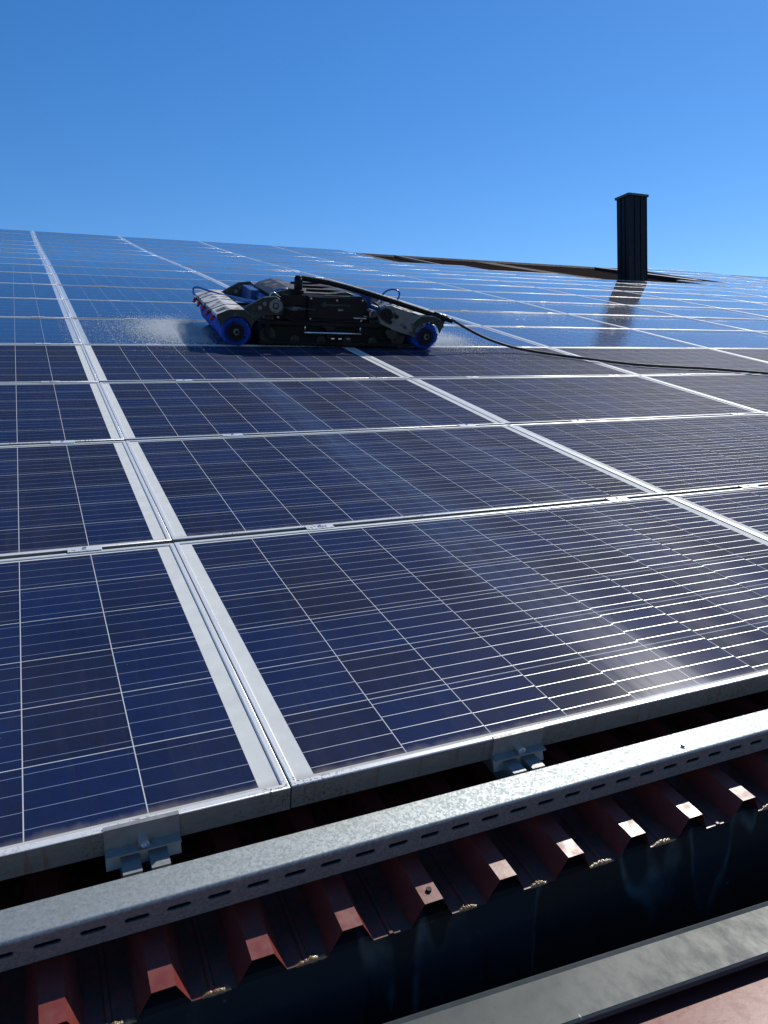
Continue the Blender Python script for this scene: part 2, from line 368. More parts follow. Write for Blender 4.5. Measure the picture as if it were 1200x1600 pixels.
# ------------------------------------------------------------------ roof profile (it sags a little: measured row by row)
YY = [0.0,1.009,2.017,3.026,4.034,5.042,6.05,7.058,8.066,9.075,10.083,11.092,12.101,13.109,14.117,15.126,16.134,17.141]
ZZ = [0.0,0.0,0.0073,0.0322,0.0632,0.0985,0.1294,0.1637,0.195,0.2187,0.2353,0.2477,0.2624,0.2824,0.3077,0.3391,0.3762,0.4165]
TH = [math.atan2(ZZ[i+1]-ZZ[i], YY[i+1]-YY[i]) for i in range(17)]
def surf(v):
    if v <= 0: return 0.0
    for i in range(17):
        if v <= YY[i+1]: return ZZ[i]+(ZZ[i+1]-ZZ[i])*(v-YY[i])/(YY[i+1]-YY[i])
    return ZZ[17]+(v-YY[17])*0.04
UC = lambda c: c*1.6695 + 0.0015

# ------------------------------------------------------------------ setting: ground
g = MB(); g.quad((-1500,-1500,-6.5),(1500,-1500,-6.5),(1500,1500,-6.5),(-1500,1500,-6.5))
tag(g.build('ground', M['grass']), kind='structure')

M['brown'] = mat('brown_weathered_ridge', (0.030, 0.022, 0.017), rough=0.8, var=0.3, scale=5, spec=0.05)
M['lap'] = mat('pale_brown_lap_sheet', (0.10, 0.075, 0.062), rough=0.8, var=0.2, scale=8, spec=0.05)
LAPU = lambda v: 11.3 - (v-12.1)*0.2
# ------------------------------------------------------------------ building under the array
RIB_TOP, RIB_LOW, EDGE = -0.100, -0.136, -0.180
PITCH = 0.1237
bld = thing('building', 'building with a red ribbed metal roof carrying the solar array', 'building')
def rib_profile(u0, u1):
    pts = []; k0 = math.floor((u0+0.092)/PITCH); u = -0.092 + k0*PITCH
    while u < u1:
        pts += [(u-0.0335, RIB_LOW), (u-0.0145, RIB_TOP), (u+0.0145, RIB_TOP), (u+0.0335, RIB_LOW), (u+0.055, RIB_LOW), (u+0.0575, RIB_LOW+0.0025), (u+0.0625, RIB_LOW+0.0025), (u+0.065, RIB_LOW)]
        u += PITCH
    return pts
s = MB(); pr = rib_profile(-3.0, 34.0)
vs = [EDGE] + YY[1:] + [17.3]
lines = [[(u, v, h+surf(v)) for u, h in pr] for v in vs]
for a, b in zip(lines[:-1], lines[1:]): s.strip(a, b)
lo = [(u, EDGE, h-0.0012) for u, h in pr]; s.strip(lines[0], lo)
# underside return of the first metre, so the cut edge has thickness

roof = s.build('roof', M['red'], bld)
dk = MB(); b0 = 0
dv = [-0.168] + YY[1:] + [17.3]
for a, b in zip(dv[:-1], dv[1:]):
    dk.quad((-3, a, -0.1385+surf(a)), (34, a, -0.1385+surf(a)), (34, b, -0.1385+surf(b)), (-3, b, -0.1385+surf(b)))
dk.box(-3, 34, -0.168, -0.140, -0.165, -0.1390)
dk.build('roof_deck', M['gutter'], bld)
rc = MB(); zt = surf(17.3)
rc.prism([(17.02, zt-0.10), (17.22, zt-0.055), (17.42, zt-0.10), (17.42, zt-0.103), (17.22, zt-0.058), (17.02, zt-0.103)], 'x', -3, 34)
rc.build('ridge_cap', M['brown'], bld)
lp = MB()
for a, b in zip(YY[12:17], YY[13:18]):
    ua, ub = LAPU(a), LAPU(b)
    lp.quad((ua, a, surf(a)-0.085), (ua+0.55, a, surf(a)-0.085), (ub+0.55, b, surf(b)-0.085), (ub, b, surf(b)-0.085))
lp.build('lap_flashing', M['lap'], bld)
bs = MB(); bs.quad((-3,17.4,zt-0.13),(34,17.4,zt-0.13),(34,26,zt-4.6),(-3,26,zt-4.6)); bs.build('rear_roof', M['red'], bld)
bw = MB(); bw.box(-2.9, 33.9, 0.35, 0.6, -6.6, -0.5); bw.build('wall', M['plaster'], bld)
for u in (0.163, ):  # loose fixing screw in one rib end
    sc_ = MB(); sc_.cyl((u-0.006+0.0, -0.160, RIB_TOP-0.0005), (u-0.006, -0.160, RIB_TOP+0.0035), 0.0042, 8); sc_.build('roof_screw', M['black'], bld)

# ------------------------------------------------------------------ gutter between the two roofs
gut = thing('box_gutter', 'dark grimy box gutter with pale water stains below the red rib ends', 'gutter')
gb = MB()
wp = lambda u, y, z: Vector((u, y*CT+z*ST, -y*ST+z*CT))      # world -> roof frame, so it can hang plumb
yb = W(0, -0.165, -0.14)[1]; zb = W(0, 0, 0)[2]
def wall(y, z0, z1, u0=-3, u1=20, t=0.004):
    gb.v += []; b = len(gb.v)
    P = [(u0,y,z0),(u1,y,z0),(u1,y,z1),(u0,y,z1),(u0,y+t,z0),(u1,y+t,z0),(u1,y+t,z1),(u0,y+t,z1)]
    gb.v += [tuple(wp(*q)) for q in P]
    for q in ((0,1,2,3),(7,6,5,4),(0,4,5,1),(1,5,6,2),(2,6,7,3),(3,7,4,0)): gb.f.append(tuple(b+i for i in q)); gb.sm.append(False)
wall(yb, -0.62, -0.186)
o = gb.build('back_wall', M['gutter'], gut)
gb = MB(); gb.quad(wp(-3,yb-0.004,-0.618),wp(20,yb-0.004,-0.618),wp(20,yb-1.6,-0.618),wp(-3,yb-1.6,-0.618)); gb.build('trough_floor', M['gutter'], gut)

# capping: world-level plate, its line swings 4.2 degrees off the eave
cap = bpy.data.objects.new('gutter_capping', None); COL.objects.link(cap)
cap.matrix_world = Matrix.Translation((0.044, -0.213, -0.24)) @ Matrix.Rotation(math.atan2(-0.048, 0.638), 4, 'Z')
tag(cap, 'weathered grey zinc capping along the gutter edge at the bottom right', 'capping')
c_ = MB(); c_.prism([(0.0,-0.012),(0.0,0.0012),(-0.004,0.0028),(-0.008,0.0),(-0.084,-0.003),(-0.087,-0.006),(-0.087,-0.013),(-0.0855,-0.013),(-0.0855,-0.006),(-0.08,-0.0045),(-0.010,-0.0015),(-0.0015,-0.012)], 'x', -2, 8)
c_.build('plate', M['zinc'], cap)
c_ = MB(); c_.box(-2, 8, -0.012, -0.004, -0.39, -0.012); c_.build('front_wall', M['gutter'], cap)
rr = bpy.data.objects.new('lower_red_roof', None); COL.objects.link(rr)
rr.matrix_world = cap.matrix_world.copy(); tag(rr, 'sunlit red metal roof sheet in the bottom right corner, below the grey capping', 'roof')
c_ = MB(); c_.box(-2, 8, -3.5, -0.016, -0.034, -0.028)
for i in range(1, 12): c_.prism([(-0.30*i-0.03,-0.028),(-0.30*i-0.015,-0.004),(-0.30*i+0.015,-0.004),(-0.30*i+0.03,-0.028)], 'x', -2, 8)
c_.build('sheet', M['red'], rr)

# silt and moss caught on the sheet's drip edge, one ragged lump in each valley
rng = random.Random(3)
k = 0
for i in range(-3, 16):
    uc = -0.092 + PITCH*(i+0.5)
    if uc < -0.45 or uc > 1.25: continue
    if i in (1, 6): continue
    mb = MB(); wd_ = rng.uniform(0.012, 0.027); uc += rng.uniform(-0.006, 0.006); b0 = 0; nseg = 16
    for a in range(nseg+1):
        u = -wd_ + 2*wd_*a/nseg; e = 1-abs(2*a/nseg-1)**3
        d = (0.004+rng.uniform(0, 0.006))*e; hh = (0.0015+rng.uniform(0, 0.0035))*e
        mb.v += [(u, -0.001-rng.uniform(0, .0012)*e, -0.0014), (u, -0.001, hh*0.7), (u, d*0.5, hh), (u, d+0.003, 0.0002)]
    for a in range(nseg):
        for q in range(3): mb.f.append((a*4+q, a*4+q+1, (a+1)*4+q+1, (a+1)*4+q)); mb.sm.append(True)
    o = mb.build('moss_clump', M['moss']); place(o, uc, EDGE, RIB_LOW)
    k += 1
    tag(o, 'golden moss on the drip edge in the %s roof valley from the left' % ORD[k-1], 'moss', 'moss clumps along the drip edge')

# ------------------------------------------------------------------ galvanised channel in front of the panels
CH_T, CH_B, CH_F, CH_D = -0.040, -0.050, -0.102, 0.043
chn = thing('steel_channel', 'long galvanised steel channel with slots running in front of the lowest panels', 'channel', 0, 0, 0)
mb = MB(); u0, u1 = -1.2, 7.0; t = 0.0025
def arc(cy, cz, r, a0, a1, n=5): return [(cy+r*math.cos(R(a0+(a1-a0)*i/n)), cz+r*math.sin(R(a0+(a1-a0)*i/n))) for i in range(n+1)]
outer = [(CH_B, CH_T)] + arc(CH_F+0.005, CH_T-0.005, 0.005, 90, 180)
inner = arc(CH_F+0.005, CH_T-0.005, 0.0025, 180, 90) + [(CH_B, CH_T-t)]
poly = outer + [(CH_F, CH_T-0.016), (CH_F+t, CH_T-0.016)] + inner
mb.prism(poly, 'x', u0, u1)
mb.box(u0, u1, CH_F, CH_F+t, CH_T-CH_D, CH_T-0.0235)
sl = 0.0525; k0 = int((u0)/sl)-1; uu = k0*sl+0.012
while uu < u1:
    a, b = uu+0.032, uu+sl
    a, b = max(a, u0), min(b, u1)
    if b > a:
        zz0, zz1 = CH_T-0.0235, CH_T-0.016; zc = (zz0+zz1)/2; rr_ = (zz1-zz0)/2
        pl = [(a, zz0), (b, zz0)] + [(b+0+rr_*0.9*(1-abs(math.cos(q)))*0, zc) for q in ()] + [(b, zz1), (a, zz1)]
        pl = [(a-rr_, zz0)] + [(b+rr_, zz0), (b+rr_*0.3, zz0+rr_*0.4), (b, zc), (b+rr_*0.3, zz1-rr_*0.4), (b+rr_, zz1), (a-rr_, zz1), (a-rr_*0.3, zz1-rr_*0.4), (a, zc), (a-rr_*0.3, zz0+rr_*0.4)]
        mb.prism(pl, 'y', CH_F, CH_F+t)
    uu += sl
mb.box(u0, u1, CH_F+t, CH_B-t, CH_T-CH_D, CH_T-CH_D+t)
mb.box(u0, u1, CH_B-t, CH_B, CH_T-CH_D, CH_T-t)
mb.build('channel_profile', M['galv'], chn)
sb = MB(); bx, by = 0.700, -0.083
sb.cyl((bx, by, CH_T), (bx, by, CH_T+0.0012), 0.0075, 18); sb.cyl((bx, by, CH_T+0.0012), (bx, by, CH_T+0.0045), 0.0050, 12, 0.0044)
sb.build('screw', M['steel'], chn)

# ------------------------------------------------------------------ mounting rails (twin rib profile) running up the slope
rail_us = []
for c in range(-1, 5):
    for off in (0.400, 1.455): rail_us.append(UC(c)+off)
rail_us = [u for u in rail_us if -0.6 < u < 8.5]
rp = [(-0.031,-0.085),(0.031,-0.085),(0.031,-0.0425),(0.006,-0.0425),(0.006,-0.078),(-0.006,-0.078),(-0.006,-0.0425),(-0.031,-0.0425)]
mb = MB(); ys = [-0.043]+YY[1:18]
for a, b in zip(ys[:-1], ys[1:]):
    za, zb_ = surf(a), surf(b); b0 = len(mb.v); kk = len(rp)
    mb.v += [(p, a, q+za) for p, q in rp] + [(p, b, q+zb_) for p, q in rp]
    for i in range(kk): j = (i+1) % kk; mb.f.append((b0+i, b0+j, b0+kk+j, b0+kk+i)); mb.sm.append(False)
mb.f.append(tuple(range(kk))[::-1]); mb.sm.append(False)
rail0 = mb.build('mounting_rail', M['clampdark']); first = True
vis = {0: 'left', 1: 'right'}
for i, u in enumerate(rail_us):
    o = rail0 if i == 0 else rail0.copy()
    if i: COL.objects.link(o)
    place(o, u, 0, 0); tag(o, 'twin ribbed aluminium rail under the panels, %s from the left' % ORD[i], 'rail', 'mounting rails under the panels')

# ------------------------------------------------------------------ solar panels
def frame_mesh():
    # profile: (distance inward from the outer edge, height)
    rq = 0.0016
    prof = [(0.022,-0.0385),(0.022,-0.040),(0.0,-0.040)] + [(rq-rq*math.cos(R(a)), -rq+rq*math.sin(R(a))) for a in (0,18,36,54,72,90)] + [(0.0088,0.0),(0.0100,-0.0003),(0.0111,-0.0011),(0.0118,-0.0030),(0.0118,-0.009)]
    m_ = MB(); b = []
    for d, z in prof:
        b.append(len(m_.v)); m_.v += [(d, d, z), (PW-d, d, z), (PW-d, PH-d, z), (d, PH-d, z)]
    for i in range(len(prof)-1):
        for k in range(4):
            j = (k+1) % 4; m_.f.append((b[i]+k, b[i]+j, b[i+1]+j, b[i+1]+k)); m_.sm.append(3 <= i <= 7)
    return m_
def glass_mesh(): return MB().box(0.0108, PW-0.0108, 0.0108, PH-0.0108, -0.0070, -0.0032)
def bottom_cover():
    return MB().box(0.03, PW-0.03, 0.03, PH-0.03, -0.0095, -0.0075)

top_row = {}
for c in range(-1, 18):
    if c <= 3: t_ = 17
    elif c == 4: t_ = 14
    elif c == 5: t_ = 13
    elif c in (6, 7): t_ = 12
    elif c == 8: t_ = 13
    elif c in (9, 10): t_ = 17
    else: t_ = 16
    top_row[c] = t_
def project(u, v):
    P = W(u, v, surf(v)) - cam.matrix_world.translation
    q = CW @ P
    return (600+1202*q[0]/q[2], 800+1202*q[1]/q[2]) if q[2] > 0.05 else None
proto = {}
count = 0
for r in range(17):
    colc = 0
    for c in range(-1, 18):
        if r >= top_row[c]: continue
        if c > -1:
            p = project(UC(c), YY[r]+PH) or (0, 0)
            p0 = project(UC(c), YY[r]+0.05)
            if p[0] > 1215 and (p0 is None or p0[0] > 1215): continue
        wet = r >= 4
        key = 'wet' if wet else 'dry'
        state = 'rinsed blue' if wet else 'dusty dark'
        lab = '%s solar panel, %s row up from the gutter, %s from the left' % (state, ORD[r], ORD[colc])
        colc += 1
        g_ = 'solar panels laid in rows up the roof'
        jit = random.Random(r*50+c)
        root = thing('solar_panel', lab, 'solar panel', UC(c), YY[r]+0.0, ZZ[r]+jit.uniform(-0.0008, 0.0008), TH[r]+jit.uniform(-0.003, 0.003)*(1 if r > 3 else 0.3 if r else 0), 0, g_)
        if key not in proto:
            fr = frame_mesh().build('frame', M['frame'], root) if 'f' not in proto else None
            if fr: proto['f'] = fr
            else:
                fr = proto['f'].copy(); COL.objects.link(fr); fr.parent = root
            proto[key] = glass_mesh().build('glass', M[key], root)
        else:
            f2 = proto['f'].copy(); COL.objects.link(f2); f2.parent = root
            g2 = proto[key].copy(); COL.objects.link(g2); g2.parent = root
        count += 1
print('panels', count)

# ------------------------------------------------------------------ clamps
def copy_thing(root):
    r_ = root.copy(); COL.objects.link(r_)
    for ch in list(root.children):
        c2 = ch.copy(); COL.objects.link(c2); c2.parent = r_
    return r_
# end clamps at the bottom edge: Z shaped grip below the frame plus socket screw
def end_clamp():
    root = thing('end_clamp', None, None)
    mb = MB(); mb.prism([(0.0045, 0.0016),(-0.0026,0.0016),(-0.0026,-0.031),(-0.017,-0.0325),(-0.0175,-0.0345),(-0.0055,-0.035),(-0.0150,-0.056),(-0.0130,-0.057),(-0.0005,-0.039),(-0.0004,0.0),(0.0045,0.0004)], 'x', -0.050, 0.050)
    mb.build('grip', M['clampdark'], root)
    mb = MB(); mb.ring((0.0,-0.0165,-0.0255),(0.0,-0.0026,-0.0255),0.0075,0.0040,18); mb.cyl((0,-0.0120,-0.0255),(0,-0.0026,-0.0255),0.0040,12)
    mb.build('screw', M['steel'], root)
    return root
ec = None; k = 0
for u in rail_us:
    if u > 3.5: break
    if ec is None: ec = end_clamp(); o = ec
    else: o = copy_thing(ec)
    o.matrix_world = Matrix.Translation(W(u, 0.0, 0)) @ Matrix.Rotation(SLOPE, 4, 'X')
    tag(o, 'aluminium end clamp gripping the bottom panel edge above the channel, %s from the left' % ORD[k], 'clamp', 'end clamps along the bottom edge'); k += 1
def mid_clamp():
    root = thing('mid_clamp', None, None)
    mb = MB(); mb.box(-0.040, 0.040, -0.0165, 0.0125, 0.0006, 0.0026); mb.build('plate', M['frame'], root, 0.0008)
    mb = MB(); mb.ring((0,-0.0015,0.0026),(0,-0.0015,0.0050),0.0055,0.0030,14); mb.cyl((0,-0.0015,0.0026),(0,-0.0015,0.0038),0.0030,10); mb.build('screw', M['steel'], root)
    return root
mc = None
for r in range(1, 8):
    k = 0
    for u in rail_us:
        p = project(u, YY[r])
        if p is None or p[0] < -20 or p[0] > 1220: continue
        if mc is None: mc = mid_clamp(); o = mc
        else: o = copy_thing(mc)
        o.matrix_world = Matrix.Translation(W(u, YY[r]-0.011+0.0015, ZZ[r])) @ Matrix.Rotation(SLOPE+TH[r], 4, 'X')
        tag(o, 'flat clamp in the %s row gap up from the gutter, %s from the left' % (ORD[r-1], ORD[k]), 'clamp', 'mid clamps in the gaps between rows'); k += 1

# ------------------------------------------------------------------ chimney
cu, cv = 11.18, 12.14; chb = W(cu, cv, surf(cv)-0.10)
ch = bpy.data.objects.new('chimney', None); COL.objects.link(ch); ch.location = chb
tag(ch, 'tall black metal clad chimney with a flat cap rising from the roof', 'chimney')
CWd, CDp, CHt = 0.48, 0.36, 1.80
mb = MB(); poly = []
n_ = 3
for i in range(n_):   # standing seams on the front and rear, on the sides too
    a, b = i/n_, (i+1)/n_
    poly += [(CWd*a+0.004, 0), (CWd*b-0.012, 0), (CWd*b-0.012, -0.012), (CWd*b-0.004, -0.012), (CWd*b-0.004, 0)]
poly += [(CWd, 0), (CWd, CDp), (0, CDp)]
for a in (0.66, 0.33): poly += [(0, CDp*a+0.004), (-0.012, CDp*a+0.004), (-0.012, CDp*a-0.004), (0, CDp*a-0.004)]
poly += [(0, 0.0)]
mb.prism(poly, 'z', -0.1, CHt); mb.build('flue_cladding', M['chim'], ch)
mb = MB(); mb.prism([(-0.03,-0.03),(CWd+0.03,-0.03),(CWd+0.03,CDp+0.03),(-0.03,CDp+0.03)], 'z', CHt, CHt+0.05); mb.build('cap', M['chimtop'], ch, 0.006)
mb = MB()
b0 = len(mb.v); fl_ = 0.10
def base_z(y): return y*math.tan(SLOPE)
for (e, z) in ((fl_, -0.02), (0.018, 0.10)):
    for x_, y_ in ((-e, -e), (CWd+e, -e), (CWd+e, CDp+e), (-e, CDp+e)): mb.v.append((x_, y_, base_z(y_)+z))
for i in range(4): j = (i+1) % 4; mb.f.append((b0+i, b0+j, b0+4+j, b0+4+i)); mb.sm.append(False)
mb.f.append((b0+4, b0+5, b0+6, b0+7)); mb.sm.append(False)
mb.build('flashing', M['chim'], ch)

# dark trunking along the bare patch, and the pale sheet lap
tr = MB(); tr.box(0, 0.16, 0, 1.2, 0, 0.10)
tr2 = thing('cable_trunking', 'dark flat trunking lying on the bare brown roof behind the chimney', 'trunking', 14.05, 13.2, surf(13.2)-0.10, 0.02, 0.02)
mb = MB(); mb.box(0, 0.22, 0, 3.6, 0, 0.11); mb.build('duct', M['black'], tr2)
mb = MB(); mb.box(-0.02, 0.24, -0.01, 3.61, 0.11, 0.118); mb.build('lid', M['chim'], tr2)

# ------------------------------------------------------------------ cleaning robot
rob = thing('cleaning_robot', 'black tracked cleaning robot with two blue roller brushes on the wet panels', 'robot', 1.555, 3.94, 0.0601+0.004, TH[4], R(-4))
# crawler tracks
def track(y0, y1):
    prof = []; r = 0.062; zc = r+0.003
    for i in range(9): a = R(90+180*i/8); prof.append((-0.44+r*math.cos(a), zc+r*math.sin(a)))
    for i in range(9): a = R(-90+180*i/8); prof.append((0.46+r*math.cos(a), zc+r*math.sin(a)))
    mb = MB(); mb.prism(prof, 'y', y0, y1)
    # lugs
    for i in range(30):
        x = -0.44+0.9*i/29
        mb.box(x-0.008, x+0.008, y0-0.003, y1+0.003, -0.003, 0.006); mb.box(x-0.008, x+0.008, y0-0.003, y1+0.003, 2*r, 2*r+0.006)
    o = mb.build('track', M['rubber'], rob)
    for x in (-0.44, -0.26, -0.08, 0.10, 0.28, 0.46):
        w = MB(); rr_ = 0.052 if abs(x) > 0.4 else 0.030
        z = zc if abs(x) > 0.4 else 0.036
        w.cyl((x, y0-0.012, z), (x, y0+0.002, z), rr_, 20); w.ring((x, y0-0.018, z), (x, y0-0.010, z), rr_*0.45, rr_*0.25, 14)
        w.build('wheel', M['grimedark'], o)
track(0.055, 0.185); track(0.72, 0.85)
# side frames
mb = MB()
for y in (0.02, 0.86):
    mb.box(-0.50, 0.53, y, y+0.02, 0.135, 0.158)
    mb.box(-0.46, -0.43, y, y+0.02, 0.06, 0.135); mb.box(0.40, 0.43, y, y+0.02, 0.06, 0.135); mb.box(-0.05, -0.02, y, y+0.02, 0.05, 0.135)
    mb.prism([(-0.09,0.135),(0.02,0.135),(-0.02,0.10),(-0.05,0.10)], 'y', y-0.004, y)
mb.box(-0.48, 0.50, 0.04, 0.86, 0.128, 0.142)
mb.box(-0.50, 0.55, 0.0, 0.02, 0.012, 0.030)
mb.build('side_frame', M['black'], rob, 0.002)
mb = MB(); mb.cyl((-0.205, -0.012, 0.094), (0.172, -0.012, 0.094), 0.0065, 12)
for x in (-0.205, 0.172): mb.cyl((x, -0.012, 0.094), (x, 0.03, 0.094), 0.006, 8); mb.cyl((x, 0.0, 0.108), (x, 0.0, 0.135), 0.005, 8)
mb.build('handle', M['steel'], rob)
mb = MB()
for x in (-0.02, 0.03, 0.09): mb.box(x, x+0.022, 0.018, 0.03, 0.050, 0.058)
mb.build('bracket', M['steel'], rob)
# body
mb = MB()
mb.prism([(-0.385,0.158),(-0.385,0.285),(-0.335,0.318),(0.20,0.325),(0.235,0.290),(0.235,0.158)], 'y', 0.07, 0.80)
body = mb.build('body', M['black'], rob, 0.006)
mb = MB(); mb.prism([(-0.40,0.300),(-0.36,0.327),(-0.28,0.352),(-0.21,0.352),(-0.19,0.330),(0.0,0.330),(0.10,0.345),(0.15,0.330),(0.15,0.322),(-0.33,0.316)], 'y', 0.12, 0.74)
mb.build('hood', M['grimedark'], rob, 0.003)
mb = MB(); mb.box(-0.18, 0.20, 0.035, 0.07, 0.165, 0.315); mb.box(-0.16, 0.18, 0.031, 0.035, 0.18, 0.30); mb.build('front_panel', M['black'], rob, 0.004)
mb = MB(); mb.box(0.236, 0.33, 0.25, 0.60, 0.16, 0.325); mb.build('battery_box', M['bluebox'], rob, 0.008)
mb = MB(); mb.box(0.02, 0.045, 0.029, 0.031, 0.232, 0.246); mb.box(0.048, 0.056, 0.029, 0.031, 0.232, 0.246); mb.build('badge', M['grime'], rob)
# electric boxes, valves and cables on the near side
mb = MB()
mb.box(-0.46, -0.395, 0.06, 0.16, 0.158, 0.225); mb.build('valve_block', M['grimedark'], rob, 0.002)
mb = MB(); mb.cyl((0.275, 0.05, 0.215), (0.275, 0.13, 0.215), 0.028, 16); mb.build('pressure_gauge', M['grimedark'], rob)
mb = MB(); mb.box(0.25, 0.36, 0.05, 0.2, 0.142, 0.178); mb.box(0.30, 0.40, 0.12, 0.2, 0.178, 0.215); mb.build('valve_block', M['grimedark'], rob, 0.002)
mb = MB(); mb.ring((0.275, 0.042, 0.215), (0.275, 0.052, 0.215), 0.030, 0.024, 24); mb.box(0.13, 0.22, 0.028, 0.033, 0.186, 0.194)
mb.tube([(-0.36,0.09,0.30),(-0.40,0.08,0.325),(-0.42,0.09,0.30),(-0.40,0.12,0.27)], 0.006, 8); mb.build('fitting', M['steel'], rob)
mb = MB(); mb.tube([(0.20,0.05,0.20),(0.25,0.02,0.19),(0.31,0.03,0.215),(0.32,0.06,0.26),(0.29,0.1,0.29)], 0.007, 8)
mb.tube([(-0.44,0.03,0.13),(-0.46,0.02,0.09),(-0.44,0.03,0.05),(-0.40,0.03,0.04)], 0.006, 8)
mb.tube([(0.1,0.03,0.15),(0.2,0.01,0.10),(0.32,0.02,0.06),(0.42,0.02,0.07)], 0.006, 8)
mb.build('cable', M['rubber'], rob)
# brushes, covers, nozzles
def bristle_roll(x0, z0, side):
    rr = random.Random(int(x0*100)); mb = MB()
    y0, y1, r = 0.0, 1.0, 0.093
    rings = 130; nn = 40
    b = len(mb.v)
    for i in range(rings+1):
        y = y0+(y1-y0)*i/rings
        for k in range(nn):
            a = 2*math.pi*k/nn; q = r*(0.93+0.06*math.sin(k*1.0+i*0.9)+rr.uniform(-0.03, 0.03)) * (0.90 if i in (0, rings) else 1)
            mb.v.append((x0+q*math.cos(a), y, z0+q*math.sin(a)))
    for i in range(rings):
        for k in range(nn):
            j = (k+1) % nn; mb.f.append((b+i*nn+k, b+(i+1)*nn+k, b+(i+1)*nn+j, b+i*nn+j)); mb.sm.append(False)
    # loose bristles
    for _ in range(3800):
        y = rr.uniform(y0-0.004, y1+0.004) if rr.random() < 0.75 else y0+rr.uniform(-0.012, 0.01); a = rr.uniform(0, 2*math.pi); q = r*rr.uniform(0.97, 1.07); da = 0.018
        z1 = max(z0+q*math.sin(a), 0.0015)
        b = len(mb.v)
        mb.v += [(x0+r*.55*math.cos(a-da), y, z0+r*.55*math.sin(a-da)), (x0+r*.55*math.cos(a+da), y+0.002, z0+r*.55*math.sin(a+da)), (x0+q*math.cos(a), y+rr.uniform(-.004,.004), z1)]
        mb.f.append((b, b+1, b+2)); mb.sm.append(False)
    # end faces
    for y, s_ in ((y0, 1), (y1, -1)):
        b = len(mb.v); mb.v.append((x0, y+0.002*s_, z0)); first = 0 if y == y0 else rings*nn
        for k in range(nn): mb.f.append((b, first+k, first+(k+1) % nn)); mb.sm.append(False)
    br = mb.build('brush', M['bristle'], rob)
    h = MB(); h.cyl((x0, -0.010, z0), (x0, 1.010, z0), 0.064, 26); h.build('brush_core', M['rubber'], br)
    h = MB(); h.ring((x0, -0.022, z0), (x0, -0.008, z0), 0.020, 0.011, 24); h.build('bearing', M['grime'], br)
    return br
def mirror(pts, sx): return [(sx*a, b) for a, b in pts]
for sx in (-1, 1):
    xb = 0.65*sx; bristle_roll(xb, 0.087, sx)
    mb = MB(); o_ = [(0.775,0.172),(0.775,0.192),(0.690,0.226),(0.600,0.226),(0.535,0.172)]
    i_ = [(0.541,0.169),(0.603,0.2215),(0.689,0.2215),(0.7705,0.189),(0.7705,0.172)]
    mb.prism(mirror(o_+i_, sx), 'y', -0.012, 1.012)
    cov = mb.build('brush_cover', M['cover'], rob, 0.002)
    mb = MB()                                        # rubber slots and seams over the cover
    for y in (0.20, 0.46, 0.72):
        mb = MB(); mb.prism(mirror([(0.778,0.172),(0.778,0.194),(0.691,0.229),(0.60,0.229),(0.60,0.2265),(0.690,0.2265),(0.7755,0.1925),(0.7755,0.172)], sx), 'y', y-0.003, y+0.003); mb.build('seam_strip', M['rubber'], cov)
    for y in (0.04, 0.09):
        mb = MB(); mb.prism(mirror([(0.765,0.199),(0.705,0.2225),(0.705,0.2265),(0.765,0.2025)], sx), 'y', y-0.004, y+0.004); mb.build('vent_slot', M['rubber'], cov)
    mb = MB()                                        # end arch over the brush
    arch = [(0.65+0.098*math.cos(R(a)), 0.087+0.098*math.sin(R(a))) for a in range(15, 166, 10)]
    outer_ = [(0.535,0.172),(0.600,0.224),(0.690,0.224),(0.772,0.190),(0.765,0.160)]
    mb.prism(mirror(arch+outer_, sx), 'y', -0.016, -0.004); mb.build('end_plate', M['grimedark'], cov)
    mb = MB(); mb.prism(mirror(arch+outer_, sx), 'y', 1.004, 1.014); mb.build('end_plate', M['grimedark'], cov)
    for y in (0.06, 0.27, 0.48, 0.69, 0.90):
        nz = MB(); nz.cyl((0.782*sx, y, 0.175), (0.80*sx, y, 0.142), 0.013, 10, 0.009); nz.cyl((0.770*sx, y, 0.168), (0.786*sx, y, 0.168), 0.009, 8); nz.build('nozzle', M['rednoz'], cov)
    # swing arms, near and far
    if sx < 0: P_ = [(-0.615,0.215),(-0.585,0.245),(-0.480,0.303),(-0.400,0.313),(-0.360,0.285),(-0.345,0.240),(-0.365,0.198),(-0.480,0.192),(-0.545,0.140),(-0.575,0.150)]
    else: P_ = [(0.615,0.222),(0.665,0.215),(0.60,0.085),(0.56,0.080),(0.42,0.118),(0.315,0.160),(0.292,0.205),(0.30,0.255),(0.34,0.283),(0.385,0.283)]
    for y in (-0.005, 0.84):
        mb = MB(); mb.prism(P_, 'y', y, y+0.035)
        arm = mb.build('swing_arm', M['grimedark'] if sx < 0 else M['grime'], rob, 0.004)
        hx, hz = (-0.405, 0.255) if sx < 0 else (0.345, 0.225)
        mb = MB(); mb.ring((hx, y-0.014, hz), (hx, y, hz), 0.042, 0.020, 26); mb.cyl((hx, y-0.022, hz), (hx, y, hz), 0.014, 14)
        for q in ((0.03, 0.05), (0.075, 0.012)) if sx > 0 else ((-0.07, -0.01), (-0.1, 0.015)):
            mb.cyl((hx+q[0]*1.0, y-0.010, hz-q[1]), (hx+q[0], y, hz-q[1]), 0.013, 14)
        mb.build('pivot', M['black'] if sx > 0 else M['grime'], arm)
    mb = MB(); mb.cyl((hx, 0.03, hz), (hx, 0.84, hz), 0.026, 16); mb.box(min(hx, hx+0.05*sx)-0.01, max(hx, hx+0.05*sx), 0.5, 0.84, hz-0.05, hz+0.035)
    mb.build('swing_axle', M['bluebox'], rob)
